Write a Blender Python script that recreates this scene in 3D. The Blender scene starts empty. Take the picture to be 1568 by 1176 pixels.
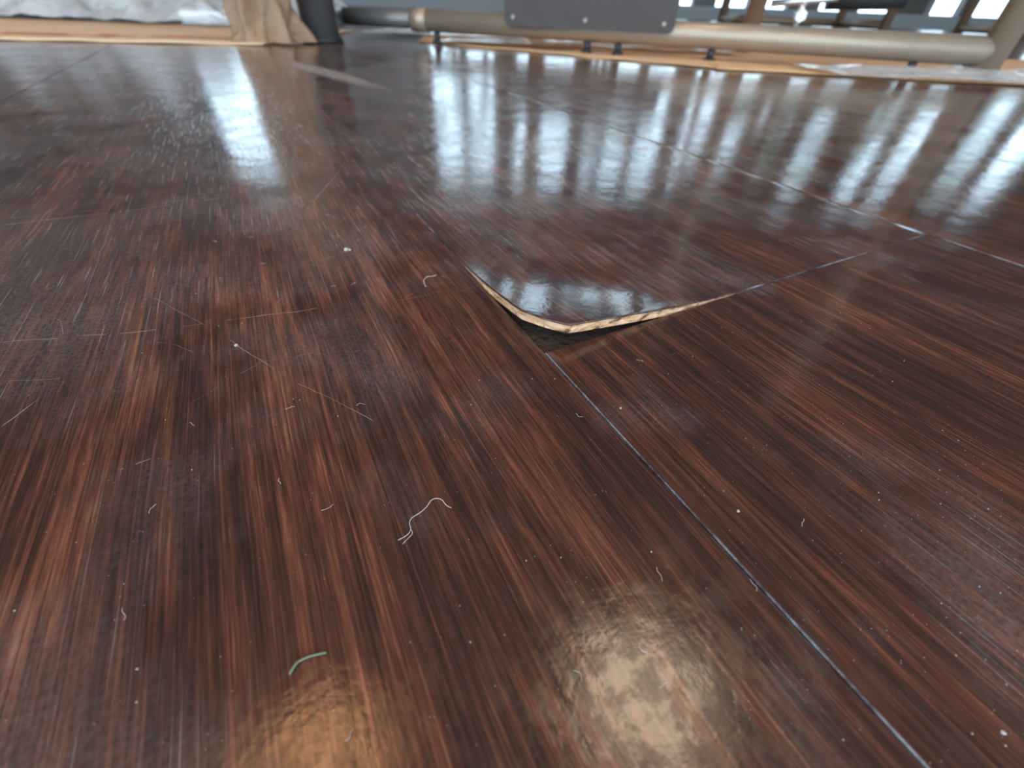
import bpy, bmesh, math, random
from mathutils import Vector, Matrix, noise
random.seed(7)
H=.075
# ---------------- helpers ----------------
ANG=math.radians(-29.15)
RM=Matrix.Rotation(ANG,4,'Z')      # room frame -> world
def rw(u,w,z=0): return RM@Vector((u,w,z))
def link(me,name,mats=(),parent=None):
    ob=bpy.data.objects.new(name,me); bpy.context.scene.collection.objects.link(ob)
    for m in mats: me.materials.append(m)
    if parent: ob.parent=parent
    return ob
def newmat(name):
    m=bpy.data.materials.new(name); m.use_nodes=True
    nt=m.node_tree; b=nt.nodes['Principled BSDF']; return m,nt,b
class N:
    def __init__(s,nt): s.nt=nt
    def node(s,t,**k):
        n=s.nt.nodes.new(t)
        for a,v in k.items(): setattr(n,a,v)
        return n
    def put(s,sock,v):
        if isinstance(v,bpy.types.NodeSocket): s.nt.links.new(v,sock)
        elif v is not None: sock.default_value=v
    def math(s,op,a,b=None,clamp=False):
        n=s.node('ShaderNodeMath',operation=op); n.use_clamp=clamp
        s.put(n.inputs[0],a)
        if b is not None: s.put(n.inputs[1],b)
        return n.outputs[0]
    def vmath(s,op,a,b):
        n=s.node('ShaderNodeVectorMath',operation=op); s.put(n.inputs[0],a); s.put(n.inputs[1],b); return n.outputs[0]
    def dot(s,a,b):
        n=s.node('ShaderNodeVectorMath',operation='DOT_PRODUCT'); s.put(n.inputs[0],a); n.inputs[1].default_value=b; return n.outputs['Value']
    def noise(s,vec,scale,detail=3,rough=.55,dist=0):
        n=s.node('ShaderNodeTexNoise'); s.put(n.inputs['Vector'],vec); n.inputs['Scale'].default_value=scale
        n.inputs['Detail'].default_value=detail; n.inputs['Roughness'].default_value=rough; n.inputs['Distortion'].default_value=dist
        return n.outputs['Fac']
    def mapr(s,v,a,b,c=0,d=1,smooth=False):
        n=s.node('ShaderNodeMapRange'); n.clamp=True
        if smooth: n.interpolation_type='SMOOTHSTEP'
        s.put(n.inputs[0],v)
        for i,x in enumerate((a,b,c,d)): s.put(n.inputs[1+i],x)
        return n.outputs[0]
    def ramp(s,v,stops):
        n=s.node('ShaderNodeValToRGB'); r=n.color_ramp
        while len(r.elements)<len(stops): r.elements.new(.5)
        for e,(p,c) in zip(r.elements,stops): e.position=p; e.color=(*c,1)
        s.put(n.inputs[0],v); return n.outputs[0]
    def mix(s,f,a,b,mode='MIX'):
        n=s.node('ShaderNodeMix',data_type='RGBA',blend_type=mode); s.put(n.inputs[0],f)
        s.put(n.inputs[6],a if isinstance(a,bpy.types.NodeSocket) else (*a,1)); s.put(n.inputs[7],b if isinstance(b,bpy.types.NodeSocket) else (*b,1))
        return n.outputs[2]
    def rot(s,vec,ang,scale):
        n=s.node('ShaderNodeMapping'); s.put(n.inputs[0],vec); n.inputs['Rotation'].default_value=(0,0,ang); n.inputs['Scale'].default_value=scale
        return n.outputs[0]
    def bump(s,h,strength,dist,nrm=None):
        n=s.node('ShaderNodeBump'); s.put(n.inputs['Height'],h); n.inputs['Strength'].default_value=strength; n.inputs['Distance'].default_value=dist
        if nrm: s.put(n.inputs['Normal'],nrm)
        return n.outputs[0]
def simple(name,col,rough=.5,metal=0,var=.15,scale=20,bump=0,spec=.5):
    m,nt,b=newmat(name); g=N(nt); tc=g.node('ShaderNodeTexCoord').outputs['Object']
    f=g.noise(tc,scale,4)
    c=g.mix(f,tuple(x*(1-var) for x in col),tuple(min(1,x*(1+var)) for x in col))
    g.put(b.inputs['Base Color'],c); b.inputs['Metallic'].default_value=metal
    g.put(b.inputs['Roughness'],g.mapr(f,.3,.7,max(.02,rough-.06),rough+.06))
    b.inputs['Specular IOR Level'].default_value=spec
    if bump: g.put(b.inputs['Normal'],g.bump(g.noise(tc,scale*3,4),bump,.005))
    return m
# ---------------- floor material ----------------
def floor_mat():
    m,nt,b=newmat('dark_wood_laminate'); g=N(nt)
    P=g.node('ShaderNodeTexCoord').outputs['Object']
    at=g.node('ShaderNodeAttribute'); at.attribute_name='pid'
    off=g.node('ShaderNodeCombineXYZ'); g.put(off.inputs[0],g.math('MULTIPLY',at.outputs['Fac'],3.7)); g.put(off.inputs[1],g.math('MULTIPLY',at.outputs['Fac'],9.1))
    Q=g.vmath('ADD',P,off.outputs[0])
    warp=g.noise(g.rot(Q,0,(9,4,1)),1,2)
    wx=g.node('ShaderNodeCombineXYZ'); g.put(wx.inputs[0],g.math('MULTIPLY',warp,.010))
    Q2=g.vmath('ADD',Q,wx.outputs[0])
    n0=g.noise(g.rot(Q2,0,(46,5,1)),1,3,.6)
    n1=g.noise(g.rot(Q2,0,(290,26,1)),1,6,.70)
    n2=g.noise(g.rot(Q2,0,(1350,46,1)),1,4,.7)
    n3=g.noise(g.rot(Q2,0,(1900,12,1)),1,2)
    s=g.math('ADD',g.math('MULTIPLY',n0,.28),g.math('MULTIPLY',n1,.36))
    s=g.math('ADD',s,g.math('MULTIPLY',n2,.30)); s=g.math('ADD',s,g.math('MULTIPLY',n3,.22))
    f=g.mapr(s,.44,.73)
    col=g.ramp(f,[(0,(.020,.012,.011)),(.3,(.038,.018,.014)),(.50,(.070,.028,.019)),(.68,(.122,.046,.028)),(.85,(.20,.074,.042)),(1,(.27,.115,.066))])
    p1=g.mapr(g.noise(g.rot(Q2,0,(2200,22,1)),1,2,.6),.56,.60)
    pore=g.math('MULTIPLY',p1,.38)
    pore=g.math('MULTIPLY',pore,g.mapr(n0,.36,.6,.4,1))
    col=g.mix(pore,col,(.016,.010,.009))
    # scuffs / dust film, plus one painted reflection
    big=g.noise(P,16,4,.6); fine=g.noise(P,900,2); 
    scr=None
    for a,sc in ((.9,(1900,26,1)),(1.5,(1800,20,1)),(-.9,(2100,30,1)),(2.3,(1900,24,1)),(1.15,(1700,22,1))):
        nn=g.mapr(g.noise(g.rot(P,a,sc),1,1),.69,.76)
        scr=nn if scr is None else g.math('MAXIMUM',scr,nn)
    sep=g.node('ShaderNodeSeparateXYZ'); g.put(sep.inputs[0],P)
    wear=g.mapr(sep.outputs[1],.05,.22,-.05,.12)
    wl=g.mapr(sep.outputs[0],.05,-.06,0,.07)
    wear=g.math('ADD',wear,wl)
    scr=g.math('MULTIPLY',scr,g.mapr(g.math('ADD',big,wear),.48,.68))
    film=g.math('MULTIPLY',g.mapr(g.math('ADD',big,wear),.48,.75),g.mapr(fine,.35,.65,.3,1))
    dirt_sheen=g.math('MAXIMUM',g.math('MULTIPLY',scr,.42),g.math('MULTIPLY',film,.17))
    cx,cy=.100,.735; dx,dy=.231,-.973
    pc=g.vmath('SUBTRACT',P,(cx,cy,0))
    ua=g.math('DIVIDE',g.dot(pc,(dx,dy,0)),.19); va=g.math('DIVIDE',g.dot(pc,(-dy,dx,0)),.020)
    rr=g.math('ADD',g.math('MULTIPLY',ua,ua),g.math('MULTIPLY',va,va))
    painted_sheen=g.mapr(g.math('ADD',rr,g.math('MULTIPLY',big,.6)),1.4,.5)  # grey ellipse paints the buckled strip's light reflection into the base colour
    dirt_sheen=g.math('MAXIMUM',dirt_sheen,g.math('MULTIPLY',painted_sheen,.48))
    col=g.mix(dirt_sheen,col,(.42,.39,.38))
    g.put(b.inputs['Base Color'],col)
    mott=g.noise(P,190,6,.68)
    near=g.mapr(sep.outputs[1],.06,.0,0,1)
    r=g.mapr(g.noise(P,45,5,.65),.3,.7,.08,.16)
    r=g.math('ADD',r,g.math('MULTIPLY',dirt_sheen,.5))
    r=g.math('ADD',r,g.math('MULTIPLY',near,g.mapr(mott,.47,.55,.03,.13)))
    g.put(b.inputs['Roughness'],r)
    b.inputs['IOR'].default_value=1.52
    hh=g.math('ADD',g.math('MULTIPLY',g.noise(P,300,3,.55),1.0),g.math('MULTIPLY',n2,.15))
    b1=g.bump(hh,.10,.0006)
    b2=g.bump(g.noise(P,24,2),.2,.0018,b1)
    b3=g.bump(g.math('MULTIPLY',scr,-1),.3,.0002,b2)
    b4=g.bump(g.math('MULTIPLY',mott,near),.035,.0012,b3)
    g.put(b.inputs['Normal'],b4)
    return m
M_floor=floor_mat()
m,nt,b=newmat('chipped_core'); g=N(nt); P=g.node('ShaderNodeTexCoord').outputs['Object']
c=g.ramp(g.noise(g.rot(P,0,(200,200,500)),1,4,.6,.5),[(.30,(.012,.006,.005)),(.38,(.16,.065,.028)),(.46,(.52,.28,.14)),(.70,(.76,.52,.33))])
g.put(b.inputs['Base Color'],c); b.inputs['Roughness'].default_value=.8; g.put(b.inputs['Normal'],g.bump(g.noise(P,900,4),.5,.0008)); M_core=m
m,nt,b=newmat('seam_edge'); g=N(nt); P=g.node('ShaderNodeTexCoord').outputs['Object']
c=g.mix(g.mapr(g.noise(P,70,6,.75),.42,.62),(.025,.016,.015),(.21,.235,.25)); g.put(b.inputs['Base Color'],c); b.inputs['Roughness'].default_value=.5
g.put(b.inputs['Normal'],g.bump(g.noise(P,500,4,.7),.6,.0008)); M_seam=m
M_sub=simple('subfloor_adhesive',(.06,.035,.022),.75,0,.6,160,.6)
# ---------------- floor planks ----------------
U0,U1,W0,W1=-7.5,10.5,-2.5,8.2
def clip(bm):
    for no,co in (((1,0,0),(U1,0,0)),((-1,0,0),(U0,0,0)),((0,1,0),(0,W1,0)),((0,-1,0),(0,W0,0))):
        bmesh.ops.bisect_plane(bm,geom=bm.verts[:]+bm.edges[:]+bm.faces[:],plane_co=RM@Vector(co),plane_no=RM@Vector(no),clear_outer=True)
TH=.0034
xs=[-.19-.214*i for i in range(60,0,-1)]+[-.19,.055]+[.2685+.2143*i for i in range(75)]
bm=bmesh.new(); lay=bm.faces.layers.float.new('pid')
def plank(x0,x1,y0,y1,pid):
    i=.00012; ey=.0005
    eL=.00045 if abs(x0-.055)<1e-4 else .0010
    eR=.00045 if abs(x1-.055)<1e-4 else .0010
    v=[]
    for (l,rr,e,z) in ((eL,eR,ey,0),(i,i,i,-.0003),(i,i,i,-TH)):
        v.append([bm.verts.new(p) for p in ((x0+l,y0+e,z),(x1-rr,y0+e,z),(x1-rr,y1-e,z),(x0+l,y1-e,z))])
    fs=[bm.faces.new(v[0])]
    for a,bb in ((0,1),(1,2)):
        for k in range(4):
            fc=bm.faces.new((v[bb][k],v[bb][(k+1)%4],v[a][(k+1)%4],v[a][k])); fs.append(fc)
            if a==0 and k in (1,3): fc.material_index=1
    for fc in fs: fc[lay]=pid
L=1.22
for i in range(len(xs)-1):
    x0,x1=xs[i],xs[i+1]
    main=abs(x0-.055)<1e-6; nxt=abs(x0-.2685)<1e-6; lft=abs(x1-.055)<1e-6
    oy = .08 if main else (.74 if nxt else (-.52 if lft else random.uniform(0,L)))
    for k in range(-12,14):
        y0=oy+k*L; y1=y0+L
        cu=RM.inverted()@Vector(((x0+x1)/2,(y0+y1)/2,0))
        if cu.x<U0-.8 or cu.x>U1+.8 or cu.y<W0-.8 or cu.y>W1+.8: continue
        if main and k==0: continue
        plank(x0,x1,y0,y1,random.random()*20)
clip(bm)
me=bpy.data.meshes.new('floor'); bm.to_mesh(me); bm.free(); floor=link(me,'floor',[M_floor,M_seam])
bm=bmesh.new(); bm.faces.new([bm.verts.new(rw(*p)) for p in ((U0,W0,-TH),(U1,W0,-TH),(U1,W1,-TH),(U0,W1,-TH))])
me=bpy.data.meshes.new('subfloor'); bm.to_mesh(me); bm.free(); link(me,'subfloor',[M_sub],floor)
# ---------------- lifted plank ----------------
def lifted():
    x0,x1,y0,y1=.055+.00018,.2685-.00018,.08+.00018,.08+L-.00018
    def dist(n,Ln,p): return [Ln*(i/n)**p for i in range(n+1)]
    A=dist(100,x1-x0,1.6); B=dist(180,y1-y0,2.0)
    ca,cb=.0075,.0145
    def lift(a,bb):
        t=max(0,1-bb/.074-a/.096)
        z=.0090*t**2.0
        z+=.0009*math.exp(-((a/.11)**2+(bb/.09)**2))*(1-math.exp(-((a/.02)**2+(bb/.02)**2)))*0.6
        X=a+.055;Y=bb+.08
        p=Vector((X,Y)); s=Vector((.060,.93)); e=Vector((.150,.55)); d=(e-s); ln=d.length; d.normalize()
        al=(p-s).dot(d); ac=(p-s).cross(d)
        z+=.0022*math.exp(-(ac/.016)**2)*math.exp(-((al-ln*.45)/(ln*.38))**2)
        return z
    def shp(a,bb):
        if a<ca and bb<cb:
            vx,vy=1-a/ca,1-bb/cb; mx=max(vx,vy); l=math.hypot(vx,vy)
            if l>1e-9:
                k=.78*mx/(vx+vy)+.22*mx/l
                vx*=k; vy*=k
            a,bb=ca*(1-vx),cb*(1-vy)
        return a,bb
    bm=bmesh.new(); lay=bm.faces.layers.float.new('pid')
    top=[];bot=[]
    for j,bb in enumerate(B):
        rt=[];rb=[]
        for i,a in enumerate(A):
            X,Y=shp(a,bb); z=lift(X,Y)
            if i==0 or j==0:
                k=math.exp(-((X/.05)**2+(Y/.04)**2))
                jx=.0007*k*max(0,noise.noise(Vector((X*170,Y*170,3)))+.15)
                if i==0 : X+=jx
                if j==0 : Y+=jx
            rt.append(bm.verts.new((x0+X,y0+Y,z)))
            rb.append(bm.verts.new((x0+X,y0+Y,z-TH)))
        top.append(rt);bot.append(rb)
    nx,ny=len(A),len(B)
    for j in range(ny-1):
        for i in range(nx-1):
            f=bm.faces.new((top[j][i],top[j][i+1],top[j+1][i+1],top[j+1][i])); f.smooth=True; f[lay]=4.4
            f=bm.faces.new((bot[j][i],bot[j+1][i],bot[j+1][i+1],bot[j][i+1])); f.material_index=1
    loop=[(0,i) for i in range(nx)]+[(j,nx-1) for j in range(1,ny)]+[(ny-1,i) for i in range(nx-2,-1,-1)]+[(j,0) for j in range(ny-2,0,-1)]
    n=len(loop)
    pts=[top[j][i].co.copy() for j,i in loop]
    rings=[[top[j][i] for j,i in loop]]
    for d,off in ((.00015,.00018),(.0006,.00022),(.0012,-.1),(.0018,-.1),(.0024,-.1),(.0030,-.1)):
        rg=[]
        for k in range(n):
            t=(pts[(k+1)%n]-pts[k-1]); t.z=0; t.normalize(); out=Vector((t.y,-t.x,0))
            p=pts[k]
            o=off
            if off<0:
                near=1 if (p.x<.13 and p.y<.14) else .1
                o=(.0002-.0012*max(0,noise.noise(Vector((p.x*150,p.y*150,d*600)))+.2))*near
            rg.append(bm.verts.new((p.x+out.x*o,p.y+out.y*o,p.z-d)))
        rings.append(rg)
    rings.append([bot[j][i] for j,i in loop])
    for q in range(len(rings)-1):
        for k in range(n):
            f=bm.faces.new((rings[q][k],rings[q+1][k],rings[q+1][(k+1)%n],rings[q][(k+1)%n]))
            f.material_index=(0 if (pts[k].x<.14 and pts[k].y<.16) else 2) if q<2 else 1; f.smooth=True; f[lay]=4.4
    bmesh.ops.recalc_face_normals(bm,faces=bm.faces)
    me=bpy.data.meshes.new('lifted_floor_plank'); bm.to_mesh(me); bm.free()
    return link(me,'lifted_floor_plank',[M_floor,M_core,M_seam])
lp=lifted()
# ---------------- room ----------------
M_wall=simple('wall_paint',(.36,.36,.36),.7)
M_ceil=simple('ceiling_paint',(.42,.41,.40),.8)
M_frame=simple('window_frame_metal',(.10,.085,.07),.4)
def boxes(name,lst,mats,parent=None,room=True,bevel=0):
    bm=bmesh.new()
    for bx in lst:
        a0,b0,c0,a1,b1,c1=bx[:6]; mi=bx[6] if len(bx)>6 else 0
        vs=[bm.verts.new((x,y,z)) for x in (a0,a1) for y in (b0,b1) for z in (c0,c1)]
        for q in ((0,1,3,2),(4,6,7,5),(0,4,5,1),(2,3,7,6),(0,2,6,4),(1,5,7,3)):
            f=bm.faces.new([vs[i] for i in q]); f.material_index=mi
    if bevel: bmesh.ops.bevel(bm,geom=bm.edges[:],offset=bevel,segments=2,affect='EDGES')
    if room: bm.transform(RM)
    me=bpy.data.meshes.new(name); bm.to_mesh(me); bm.free()
    return link(me,name,mats,parent)
WD=8.0; HT=2.25; CH=3.1; SL=.14
holes=[(-5.2,-3.95),(-1.55,9.6)]
b=[(U0,WD,0,holes[0][0],WD+.2,CH),(holes[0][1],WD,0,holes[1][0],WD+.2,CH),(holes[1][1],WD,0,U1,WD+.2,CH)]
for h0,h1 in holes: b+=[(h0,WD,HT,h1,WD+.2,CH),(h0,WD,0,h1,WD+.2,SL)]
boxes('wall_back',b,[M_wall])
boxes('wall_left',[(U0-.2,W0,0,U0,WD+.2,CH)],[M_wall])
boxes('wall_right',[(U1,W0,0,U1+.2,WD+.2,CH)],[M_wall])
boxes('ceiling',[(U0-.2,W0,CH,U1+.2,WD+.2,CH+.1)],[M_ceil])
boxes('window_1',[(-4.36,WD+.05,SL,-4.29,WD+.12,HT),(-5.2,WD+.05,SL,-5.16,WD+.12,HT),(-4.0,WD+.05,SL,-3.95,WD+.12,HT)],[M_frame])
fr=[(u-wd,WD+.03,SL,u+wd,WD+.15,HT) for u,wd in ((-1.5,.05),(-.95,.06),(-.30,.18),(.25,.06),(.9,.14),(1.35,.05),(1.85,.07),(2.5,.16),(3.2,.08),(3.9,.22),(4.6,.08),(5.4,.2),(6.2,.1),(7.1,.25),(8,.1),(9,.25),(9.55,.05))]
boxes('window_2',fr,[M_frame])
# ---------- exterior ----------
M_ground=simple('pavement',(.35,.36,.36),.8,0,.2,2)
boxes('ground_outside',[(-40,8.25,-.2,50,60,-.02)],[M_ground])
M_bark=simple('bark',(.07,.05,.04),.9,0,.4,12); M_leaf=simple('leaves',(.07,.11,.05),.7,0,.6,6)
def tree(u,w,h,leafy):
    bm=bmesh.new()
    bmesh.ops.create_cone(bm,segments=10,radius1=.16,radius2=.07,depth=h,cap_ends=True,matrix=Matrix.Translation((0,0,h/2)))
    for k in range(6):
        a=random.uniform(0,6.28); z=h*random.uniform(.45,.95); ln=random.uniform(.8,1.6)
        d=Vector((math.cos(a),math.sin(a),.8)).normalized()
        mt=Matrix.Translation(Vector((0,0,z))+d*ln/2)@d.to_track_quat('Z','Y').to_matrix().to_4x4()
        bmesh.ops.create_cone(bm,segments=6,radius1=.05,radius2=.015,depth=ln,cap_ends=True,matrix=mt)
    for k in range(leafy):
        c=Vector((random.uniform(-1.3,1.3),random.uniform(-1.3,1.3),h*random.uniform(.5,1.15)))
        q=bmesh.ops.create_icosphere(bm,subdivisions=2,radius=random.uniform(.35,.7),matrix=Matrix.Translation(c))
        for v in q['verts']:
            v.co+= (v.co-c)*noise.noise(v.co*4)*.8
        for f in {f for v in q['verts'] for f in v.link_faces}: f.material_index=1
    bm.transform(Matrix.Translation(rw(u,w,-.02)))
    me=bpy.data.meshes.new('tree'); bm.to_mesh(me); bm.free(); link(me,'tree',[M_bark,M_leaf])
for u,w,h,l in ((4.5,20,4,6),(9,18,5,9),(14,20,4.5,8),(20,22,5,9),(-1.8,24,4,2),(27,24,6,12),(-4,30,5,4)): tree(u,w,h,l)
# world
w=bpy.data.worlds.new('sky'); bpy.context.scene.world=w; w.use_nodes=True
nt=w.node_tree; g=N(nt); bg=nt.nodes['Background']
d=g.node('ShaderNodeTexCoord').outputs['Generated']; sp=g.node('ShaderNodeSeparateXYZ'); g.put(sp.inputs[0],d)
c=g.ramp(g.mapr(sp.outputs[2],-.2,.8),[(0,(.20,.22,.22)),(.2,(.58,.78,.94)),(.45,(.60,.82,.98)),(1,(.38,.5,.72))])
g.put(bg.inputs[0],c); bg.inputs[1].default_value=4.8
# ceiling lamps, then added fill panels
def emis(name,col,st):
    m,nt,bb=newmat(name); g=N(nt); bb.inputs['Base Color'].default_value=(.9,.85,.75,1)
    P=g.node('ShaderNodeTexCoord').outputs['Object']
    g.put(bb.inputs['Emission Color'],g.mix(g.noise(P,3,2),tuple(x*.85 for x in col),col)); bb.inputs['Emission Strength'].default_value=st; return m
M_l1=emis('lamp_diffuser_beige',(1,.78,.54),12); M_l2=emis('lamp_diffuser_orange',(1,.50,.21),10); M_l3=emis('fill_panel_diffuser',(1,.92,.82),16)
def lamp(u,w,r,mat):
    bm=bmesh.new(); bmesh.ops.create_cone(bm,cap_ends=True,segments=48,radius1=r,radius2=r*.9,depth=.12)
    for f in bm.faces: f.material_index=0 if f.normal.z<-.9 else 1
    bmesh.ops.translate(bm,verts=bm.verts,vec=rw(u,w,CH-.06))
    me=bpy.data.meshes.new('ceiling_lamp'); bm.to_mesh(me); bm.free(); link(me,'ceiling_lamp',[mat,M_frame])
lamp(.88,.62,.37,M_l1); lamp(-.96,.22,.33,M_l2)
for u in (-3,0,3):
    boxes('fill_light_panel',[(u-.6,-1.9,CH-.04,u+.6,-1.3,CH+.0)],[M_l3])  # invented panels behind the camera, added only to brighten the floor
# ---------------- gym machine ----------------
M_bronze=simple('bronze_painted_steel',(.34,.255,.185),.36,.4,.1,30)
M_grey=simple('grey_painted_steel',(.17,.155,.15),.35,.4,.1,30)
M_dark=simple('dark_plate',(.050,.033,.027),.5,.0,.15,40)
M_black=simple('black_rubber',(.015,.015,.017),.5)
M_steel=simple('bright_bolt',(.6,.6,.62),.25,.9)
M_card=simple('cardboard',(.60,.34,.17),.8,0,.2,14,.3)
M_cardl=simple('cardboard_pale',(.70,.46,.28),.75,0,.2,14,.2)
M_red=simple('red_print',(.50,.10,.05),.7)
def cyl(bm,p0,p1,r,mi=0,seg=32,r2=None):
    p0=rw(*p0);p1=rw(*p1); d=p1-p0
    mt=Matrix.Translation((p0+p1)/2)@d.to_track_quat('Z','Y').to_matrix().to_4x4()
    q=bmesh.ops.create_cone(bm,segments=seg,radius1=r,radius2=r if r2 is None else r2,depth=d.length,cap_ends=True,matrix=mt)
    for f in {f for v in q['verts'] for f in v.link_faces}:
        f.material_index=mi; f.smooth=len(f.verts)==4
def fin(bm,name,mats,parent=None):
    me=bpy.data.meshes.new(name); bm.to_mesh(me); bm.free(); return link(me,name,mats,parent)
gm=bpy.data.objects.new('exercise_machine',None); bpy.context.scene.collection.objects.link(gm)
BL=Vector((-.46,1.35,.043)); BR=Vector((.80,.93,.040))
def bp(t,dz=0,dn=0):  # point along beam
    p=BL.lerp(BR,t); nrm=Vector((-.316,-.949,0)); return tuple(p+nrm*dn+Vector((0,0,dz)))
bm=bmesh.new(); cyl(bm,bp(0),bp(.2),.0165,1); cyl(bm,bp(.16),bp(1),.0205,0); cyl(bm,bp(.155),bp(.185),.0225,0)
fin(bm,'base_beam',[M_bronze,M_grey],gm)
bm=bmesh.new(); cyl(bm,(.80,.93,.012),(.80,.93,1.5),.022,0); cyl(bm,(.80,.93,.0045),(.80,.93,.014),.030,1)
fin(bm,'right_upright',[M_bronze,M_black],gm)
bm=bmesh.new(); cyl(bm,(-.455,1.20,.006),(-.455,1.20,1.6),.038,0); cyl(bm,(-.455,1.20,.0),(-.455,1.20,.008),.044,1)
cyl(bm,(-.455,1.20,.05),bp(.0),.02,0)
fin(bm,'left_upright',[M_grey,M_black],gm)
def plate():
    bm=bmesh.new(); x0,x1=bp(.335,0,.024),bp(.60,0,.024)
    a=Vector(x0);b=Vector(x1); a.z=b.z=0; dr=(b-a).normalized(); Lp=(b-a).length; nn=Vector((-.316,-.949,0))
    z0,z1,r=.041,.125,.014
    out=[]
    for cx,cz,a0 in ((Lp-r,z1-r,0),(r,z1-r,90),(r,z0+r,180),(Lp-r,z0+r,270)):
        for k in range(7):
            t=math.radians(a0+k*15); out.append((cx+r*math.cos(t),cz+r*math.sin(t)))
    fr=[];bk=[]
    for x,z in out:
        p=a+dr*x+Vector((0,0,z)); fr.append(bm.verts.new(RM@(p+nn*.006))); bk.append(bm.verts.new(RM@p))
    bm.faces.new(fr); bm.faces.new(bk[::-1])
    for k in range(len(fr)): bm.faces.new((fr[k],bk[k],bk[(k+1)%len(fr)],fr[(k+1)%len(fr)]))
    for x,z in ((.02,.056),(Lp*.5,.056),(Lp-.02,.056),(.02,.11),(Lp-.02,.11)):
        p=a+dr*x+Vector((0,0,z)); q=p+nn*.006; e=p+nn*.0095
        cyl(bm,tuple(q),tuple(e),.0036,1,12)
    bmesh.ops.recalc_face_normals(bm,faces=bm.faces)
    fin(bm,'bracket_plate',[M_dark,M_bronze],gm)
plate()
bm=bmesh.new()
for t in (.20,.47,.52,.66,.92):
    cyl(bm,bp(t,-.043+.0045),bp(t,-.017),.007,0,16); cyl(bm,bp(t,-.0385),bp(t,-.034),.012,0,16)
fin(bm,'levelling_feet',[M_black],gm)
bm=bmesh.new()
cyl(bm,bp(.76,.018,0),bp(.76,.055,0),.006,0,16); cyl(bm,bp(.76,.035,-.01),bp(.76,.035,.03),.009,0,6); cyl(bm,bp(.72,.05,.0),bp(.80,.06,.0),.005,0,12)
fin(bm,'adjustment_bolt',[M_steel],gm)
bm=bmesh.new(); cyl(bm,bp(.79,.062,-.02),bp(.88,.066,-.02),.018,0,24)
fin(bm,'foam_roller',[M_black],gm)
bm=bmesh.new()
cyl(bm,bp(.60,.07,-.1),bp(1.0,.08,-.1),.010,0,16); cyl(bm,bp(.2,.10,-.25),bp(.98,.10,-.25),.014,0,16)
cyl(bm,bp(.3,-.04,-.35),bp(.3,1.0,-.35),.02,0); cyl(bm,bp(.72,-.04,-.35),bp(.72,1.2,-.35),.02,0)
fin(bm,'rear_frame_tubes',[M_bronze],gm)
# other gym racks in the background
def rack(u,w,wd,h,mat):
    bm=bmesh.new()
    for a,b_ in ((-wd/2,0),(wd/2,0),(-wd/2,.7),(wd/2,.7)): cyl(bm,(u+a,w+b_,0),(u+a,w+b_,h),.038,0,16)
    for z in (.04,h-.05,h*.55):
        cyl(bm,(u-wd/2,w+.7,z),(u+wd/2,w+.7,z),.03,0,12)
        for a in (-wd/2,wd/2): cyl(bm,(u+a,w,z),(u+a,w+.7,z),.03,0,12)
    cyl(bm,(u-wd/2-.2,w-.03,h*.55+.06),(u+wd/2+.2,w-.03,h*.55+.06),.014,1,12)
    for a in (-wd/2-.16,wd/2+.12): cyl(bm,(u+a,w-.03,h*.55+.06),(u+a+.04,w-.03,h*.55+.06),.2,2,32)
    fin(bm,'weight_rack',[mat,M_steel,M_black])
M_br2=simple('brown_painted_steel',(.26,.16,.10),.5,.2)
rack(2.4,4.6,1.1,2.0,M_br2); rack(4.5,4.4,1.1,2.1,M_br2); rack(7.0,5.0,1.2,2.1,M_br2); rack(-6.2,5.5,1.2,2.1,M_br2); rack(.6,6.6,.8,1.6,M_br2)
# ---------------- cardboard and plastic ----------------
def sheet(name,poly,th,mat,z=0,amp=.002,n=40,parent=None):
    bm=bmesh.new(); g=[]
    for j in range(n+1):
        row=[]
        for i in range(n+1):
            s,t=i/n,j/n
            p=(Vector(poly[0]).lerp(Vector(poly[1]),s)).lerp(Vector(poly[3]).lerp(Vector(poly[2]),s),t)
            e=noise.noise(Vector((p.x*9,p.y*9,1)))*.012*(1 if j in(0,n) else 0)
            q=rw(p.x,p.y+e, z+th+amp*(.6+noise.noise(Vector((p.x*11,p.y*11,3)))))
            row.append(bm.verts.new(q))
        g.append(row)
    for j in range(n):
        for i in range(n):
            f=bm.faces.new((g[j][i],g[j][i+1],g[j+1][i+1],g[j+1][i])); f.smooth=True
    ob=fin(bm,name,[mat],parent)
    md=ob.modifiers.new('th','SOLIDIFY'); md.thickness=th; md.offset=-1
    return ob
sheet('cardboard_sheet',[(-1.9,.72),(-.52,1.045),(-.52,1.62),(-1.9,1.55)],.003,M_cardl)
sheet('cardboard_sheet',[(-.26,1.30),(.36,.945),(.42,1.6),(-.30,1.62)],.002,M_card)
sheet('cardboard_sheet',[(.34,.935),(1.25,.80),(1.6,1.5),(.42,1.6)],.002,M_card)
bm=bmesh.new()
x=-1.15
while x<-.60:
    wd=random.uniform(.006,.018)
    y=1.12+(x+.5)*.22
    if random.random()<.75:
        vs=[bm.verts.new(rw(a,b_,.0068)) for a,b_ in ((x,y),(x+wd,y+wd*.2),(x+wd,y+.04+wd*.2),(x,y+.04))]; bm.faces.new(vs)
    x+=wd+.006
fin(bm,'printed_lettering',[M_red])
def plastic(name,col,alpha,rough=.15,trans=.5):
    m,nt,b=newmat(name); g=N(nt); P=g.node('ShaderNodeTexCoord').outputs['Object']
    g.put(b.inputs['Base Color'],g.mix(g.noise(P,12,3),tuple(c*.8 for c in col),col))
    b.inputs['Roughness'].default_value=rough; b.inputs['Transmission Weight'].default_value=trans; b.inputs['IOR'].default_value=1.3
    b.inputs['Alpha'].default_value=alpha
    g.put(b.inputs['Normal'],g.bump(g.noise(P,40,3,dist=1.5),.6,.01)); return m
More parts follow.
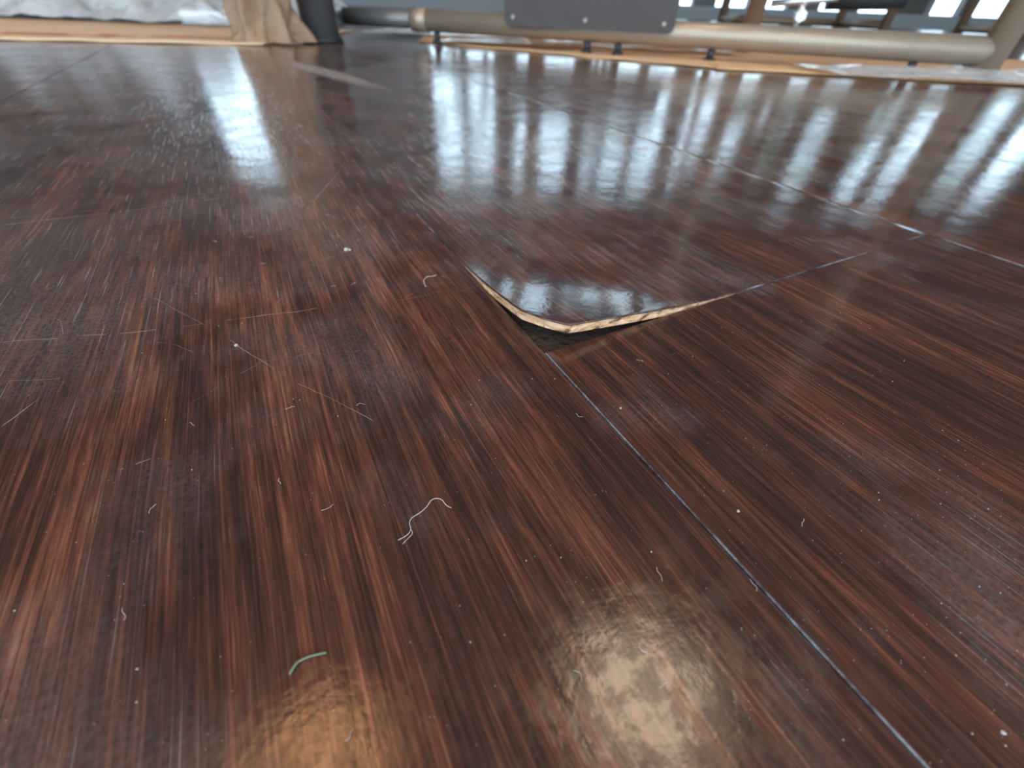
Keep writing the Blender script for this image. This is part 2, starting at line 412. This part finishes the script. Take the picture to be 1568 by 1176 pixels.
M_pl=plastic('clear_plastic',(.86,.87,.88),.75,.10,.25); M_plb=plastic('tan_plastic',(.46,.29,.18),.88,.2,.3)
def crumple(name,u0,u1,w0,w1,hh,mat,nx=70,ny=30,seed=0):
    bm=bmesh.new(); g=[]
    for j in range(ny+1):
        row=[]
        for i in range(nx+1):
            u=u0+(u1-u0)*i/nx; w=w0+(w1-w0)*j/ny
            ed=min(1,4*min(i/nx,1-i/nx,j/ny,1-j/ny)+.06)
            v=Vector((u*7,w*7,seed)); r=abs(noise.noise(v))*1.3+abs(noise.noise(v*2.7))*.7+.25*abs(noise.noise(v*6))
            row.append(bm.verts.new(rw(u+.02*noise.noise(v*1.7),w+.03*noise.noise(v*1.3+Vector((5,5,5))),.009+hh*ed*max(0,r+.1))))
        g.append(row)
    for j in range(ny):
        for i in range(nx):
            f=bm.faces.new((g[j][i],g[j][i+1],g[j+1][i+1],g[j+1][i])); f.smooth=True
    return fin(bm,name,[mat])
crumple('plastic_wrap',-2.4,-.66,1.46,2.4,.17,M_pl,140,60,seed=2)
crumple('plastic_wrap',.5,1.4,.82,.98,.012,M_pl,60,12,seed=5)
crumple('plastic_wrap',-.45,.0,1.45,2.1,.02,M_pl,40,20,seed=8)
crumple('plastic_wrap',-.2,.5,1.22,1.33,.010,M_plb,40,10,seed=9)
# brown plastic sleeve around left upright foot
bm=bmesh.new(); g=[]; nn=96
for j in range(41):
    z=.004+j/40*.5; t=j/40
    row=[]
    for i in range(nn):
        a=i/nn*6.2832
        rr=.042+.022*math.exp(-z/.02)+.010*math.sin(a*7+z*22)+.007*math.sin(a*13-z*40)*(1-t*.5)+.006*noise.noise(Vector((a*5,z*30,2)))
        row.append(bm.verts.new(rw(-.535-.02*t+rr*1.2*math.cos(a)+.012*noise.noise(Vector((a*2,z*9,0))),1.115+rr*math.sin(a),z)))
    g.append(row)
for j in range(40):
    for i in range(nn):
        f=bm.faces.new((g[j][i],g[j][(i+1)%nn],g[j+1][(i+1)%nn],g[j+1][i])); f.smooth=True
fin(bm,'plastic_sleeve',[M_plb])
# ---------------- scratches, lint, dust ----------------
M_scr=simple('scratch_white',(.22,.18,.175),.5,0,.5,120)
bm=bmesh.new()
def strip(pts,wd,gap=.06,z=.00006):
    P=[]
    for a,b_ in zip(pts[:-1],pts[1:]):
        a=Vector(a);b_=Vector(b_); n=max(2,int((b_-a).length/.0010))
        for k in range(n): P.append(a.lerp(b_,k/n))
    P.append(Vector(pts[-1]))
    D=(P[-1]-P[0]).normalized(); nr=Vector((-D.y,D.x)); E=[]
    for p in P:
        o=nr*(noise.noise(Vector((p.x*90,p.y*90,0)))*.0006+noise.noise(Vector((p.x*400,p.y*400,0)))*.00015)
        w_=wd*(.35+.35*noise.noise(Vector((p.x*150,p.y*150,9))))
        E.append((p+o-nr*w_,p+o+nr*w_))
    E[-1]=((E[-1][0]+E[-1][1])/2,)*2; E[0]=((E[0][0]+E[0][1])/2,)*2
    for k in range(len(P)-1):
        if noise.noise(Vector((P[k].x*120,P[k].y*120,4)))>.45-gap: continue
        vs=[E[k][0],E[k+1][0],E[k+1][1],E[k][1]]
        bm.faces.new([bm.verts.new((v.x,v.y,z)) for v in vs])
strip([(-.0471,.1613),(-.0259,.1252),(-.0099,.0955),(.0043,.0744)],.00017,.15)
strip([(-.1084,.2536),(-.0679,.2526),(-.0203,.2566)],.0006,.12)
strip([(-.1084,.262),(-.0679,.258),(-.0203,.2606)],.0003,.25)
strip([(-.0826,.1503),(-.0429,.1387),(.0027,.1316)],.0003,.25)
strip([(-.0725,.1097),(-.0672,.1179)],.0003)
strip([(-.0665,.1595),(-.0673,.1989),(-.0695,.2769)],.00022,.1)
strip([(-.0474,.0842),(-.0412,.0849)],.0002)
strip([(.0093,.2246),(.0234,.2553),(.0348,.2800)],.0005,.1)
strip([(-.035,.10),(-.018,.11),(-.004,.108)],.00010,.3)
for k in range(130):
    p=Vector((random.uniform(-.18,.05),.12+.5*random.random()**1.3)); a=random.gauss(.4,.8); l=random.uniform(.005,.024)
    d=Vector((math.cos(a),math.sin(a))); c2=p+d*l/2+Vector((-d.y,d.x))*random.uniform(-.002,.002)
    strip([tuple(p),tuple(c2),tuple(p+d*l)],.00009,.3)
for k in range(70):
    p=Vector((random.uniform(.08,.26),random.uniform(.19,.5))); a=random.uniform(0,3.14); l=random.uniform(.005,.025)
    d=Vector((math.cos(a),math.sin(a)))
    strip([tuple(p),tuple(p+d*l)],.00011,.3,.0009)
fin(bm,'floor_scratches',[M_scr])
M_dust=simple('dust',(.42,.38,.35),.9,0,.4,500)
bm=bmesh.new()
def speck(x,y,r,zs=.5):
    q=bmesh.ops.create_icosphere(bm,subdivisions=1,radius=r,matrix=Matrix.Translation((x,y,r*zs*.8)))
    for v in q['verts']:
        v.co+=Vector((random.uniform(-.3,.3),random.uniform(-.3,.3),random.uniform(-.2,.1)))*r
for k in range(2600):
    y=-.03+.75*random.random()**1.7; sp_=.10+y*.9
    x=.03+random.uniform(-1,1)*sp_
    if x>.05 and x<.13 and y>.078 and y<.15: continue
    if .055<x<.2685 and y>.08 and y<.3: continue
    speck(x,y,random.choice((.00004,.00005,.00006,.00006,.00008,.00013 if random.random()<.5 else .00007)))
for x,y,r in ((.0170,.1719,.0008),(.0607,.0518,.0003),(.0638,.0177,.0003),(-.0397,.0402,.0002),(.0691,-.0244,.0003),(.0183,.1714,.0005),(-.024,.121,.0005)): speck(x,y,r)
fin(bm,'dust_specks',[M_dust])
def fiber(name,pts,r,mat):
    cu=bpy.data.curves.new(name,'CURVE'); cu.dimensions='3D'; cu.bevel_depth=r; cu.bevel_resolution=2
    s=cu.splines.new('NURBS'); s.points.add(len(pts)-1); s.use_endpoint_u=True; s.order_u=3
    for p,c in zip(s.points,pts): p.co=(*c,1)
    ob=bpy.data.objects.new(name,cu); bpy.context.scene.collection.objects.link(ob); cu.materials.append(mat); return ob
M_fib=simple('white_fiber',(.66,.60,.54),.6); M_gr=simple('green_fiber',(.15,.20,.13),.7)
fiber('lint_fiber',[(.0006,.0425,.0002),(.0022,.0424,.0004),(.0035,.0432,.0006),(.0034,.0446,.0007),(.0042,.0458,.0003),(.0060,.0460,.0003),(.0078,.0467,.0004),(.0092,.0478,.0008),(.0110,.0470,.0005),(.0112,.0452,.0002),(.0120,.0444,.0002)],.00005,M_fib)
fiber('lint_fiber',[(.0012,.0414,.0002),(.0024,.0420,.0003),(.0036,.0424,.0005),(.0034,.0434,.0003)],.00004,M_fib)
fiber('lint_fiber',[(.0361,.1303,.0003),(.0360,.1330,.0008),(.0385,.1366,.0008),(.0410,.1360,.0004),(.0424,.1370,.0003)],.00008,M_fib)
fiber('lint_fiber',[(-.0197,.0291,.0003),(-.0188,.0300,.0006),(-.0180,.0303,.0004),(-.0160,.0300,.0006),(-.0144,.0296,.0003)],.00017,M_gr)
fo=[]
while len(fo)<30:
    x=random.uniform(-.06,.10); y=random.uniform(0,.22)
    if x>.05 and y>.075: continue
    a=random.uniform(0,6.28); pts=[]; p=Vector((x,y))
    for q in range(5):
        pts.append((p.x,p.y,.0002+.0003*random.random())); a+=random.uniform(-1.1,1.1); p=p+Vector((math.cos(a),math.sin(a)))*random.uniform(.0003,.0008)
    fo.append(pts)
cu=bpy.data.curves.new('lint_fibers','CURVE'); cu.dimensions='3D'; cu.bevel_depth=.00003; cu.bevel_resolution=1
for pts in fo:
    s=cu.splines.new('NURBS'); s.points.add(len(pts)-1); s.use_endpoint_u=True; s.order_u=3
    for p,c in zip(s.points,pts): p.co=(*c,1)
ob=bpy.data.objects.new('lint_fibers',cu); bpy.context.scene.collection.objects.link(ob); cu.materials.append(M_fib)
# ---------------- camera ----------------
cam=bpy.data.cameras.new('camera'); co=bpy.data.objects.new('camera',cam); bpy.context.scene.collection.objects.link(co)
R=Matrix(((0.88577,0.292807,-0.360104),(-0.463181,0.607102,-0.64567),(0.029563,0.738709,0.673376)))
co.matrix_world=Matrix.Translation((0,0,H))@R.to_4x4()
cam.sensor_width=36; cam.lens=650.1/1600*36; cam.clip_start=.005; cam.clip_end=100
cam.dof.use_dof=True; cam.dof.focus_distance=.10; cam.dof.aperture_fstop=14
bpy.context.scene.camera=co
bpy.context.scene.view_settings.view_transform='Standard'
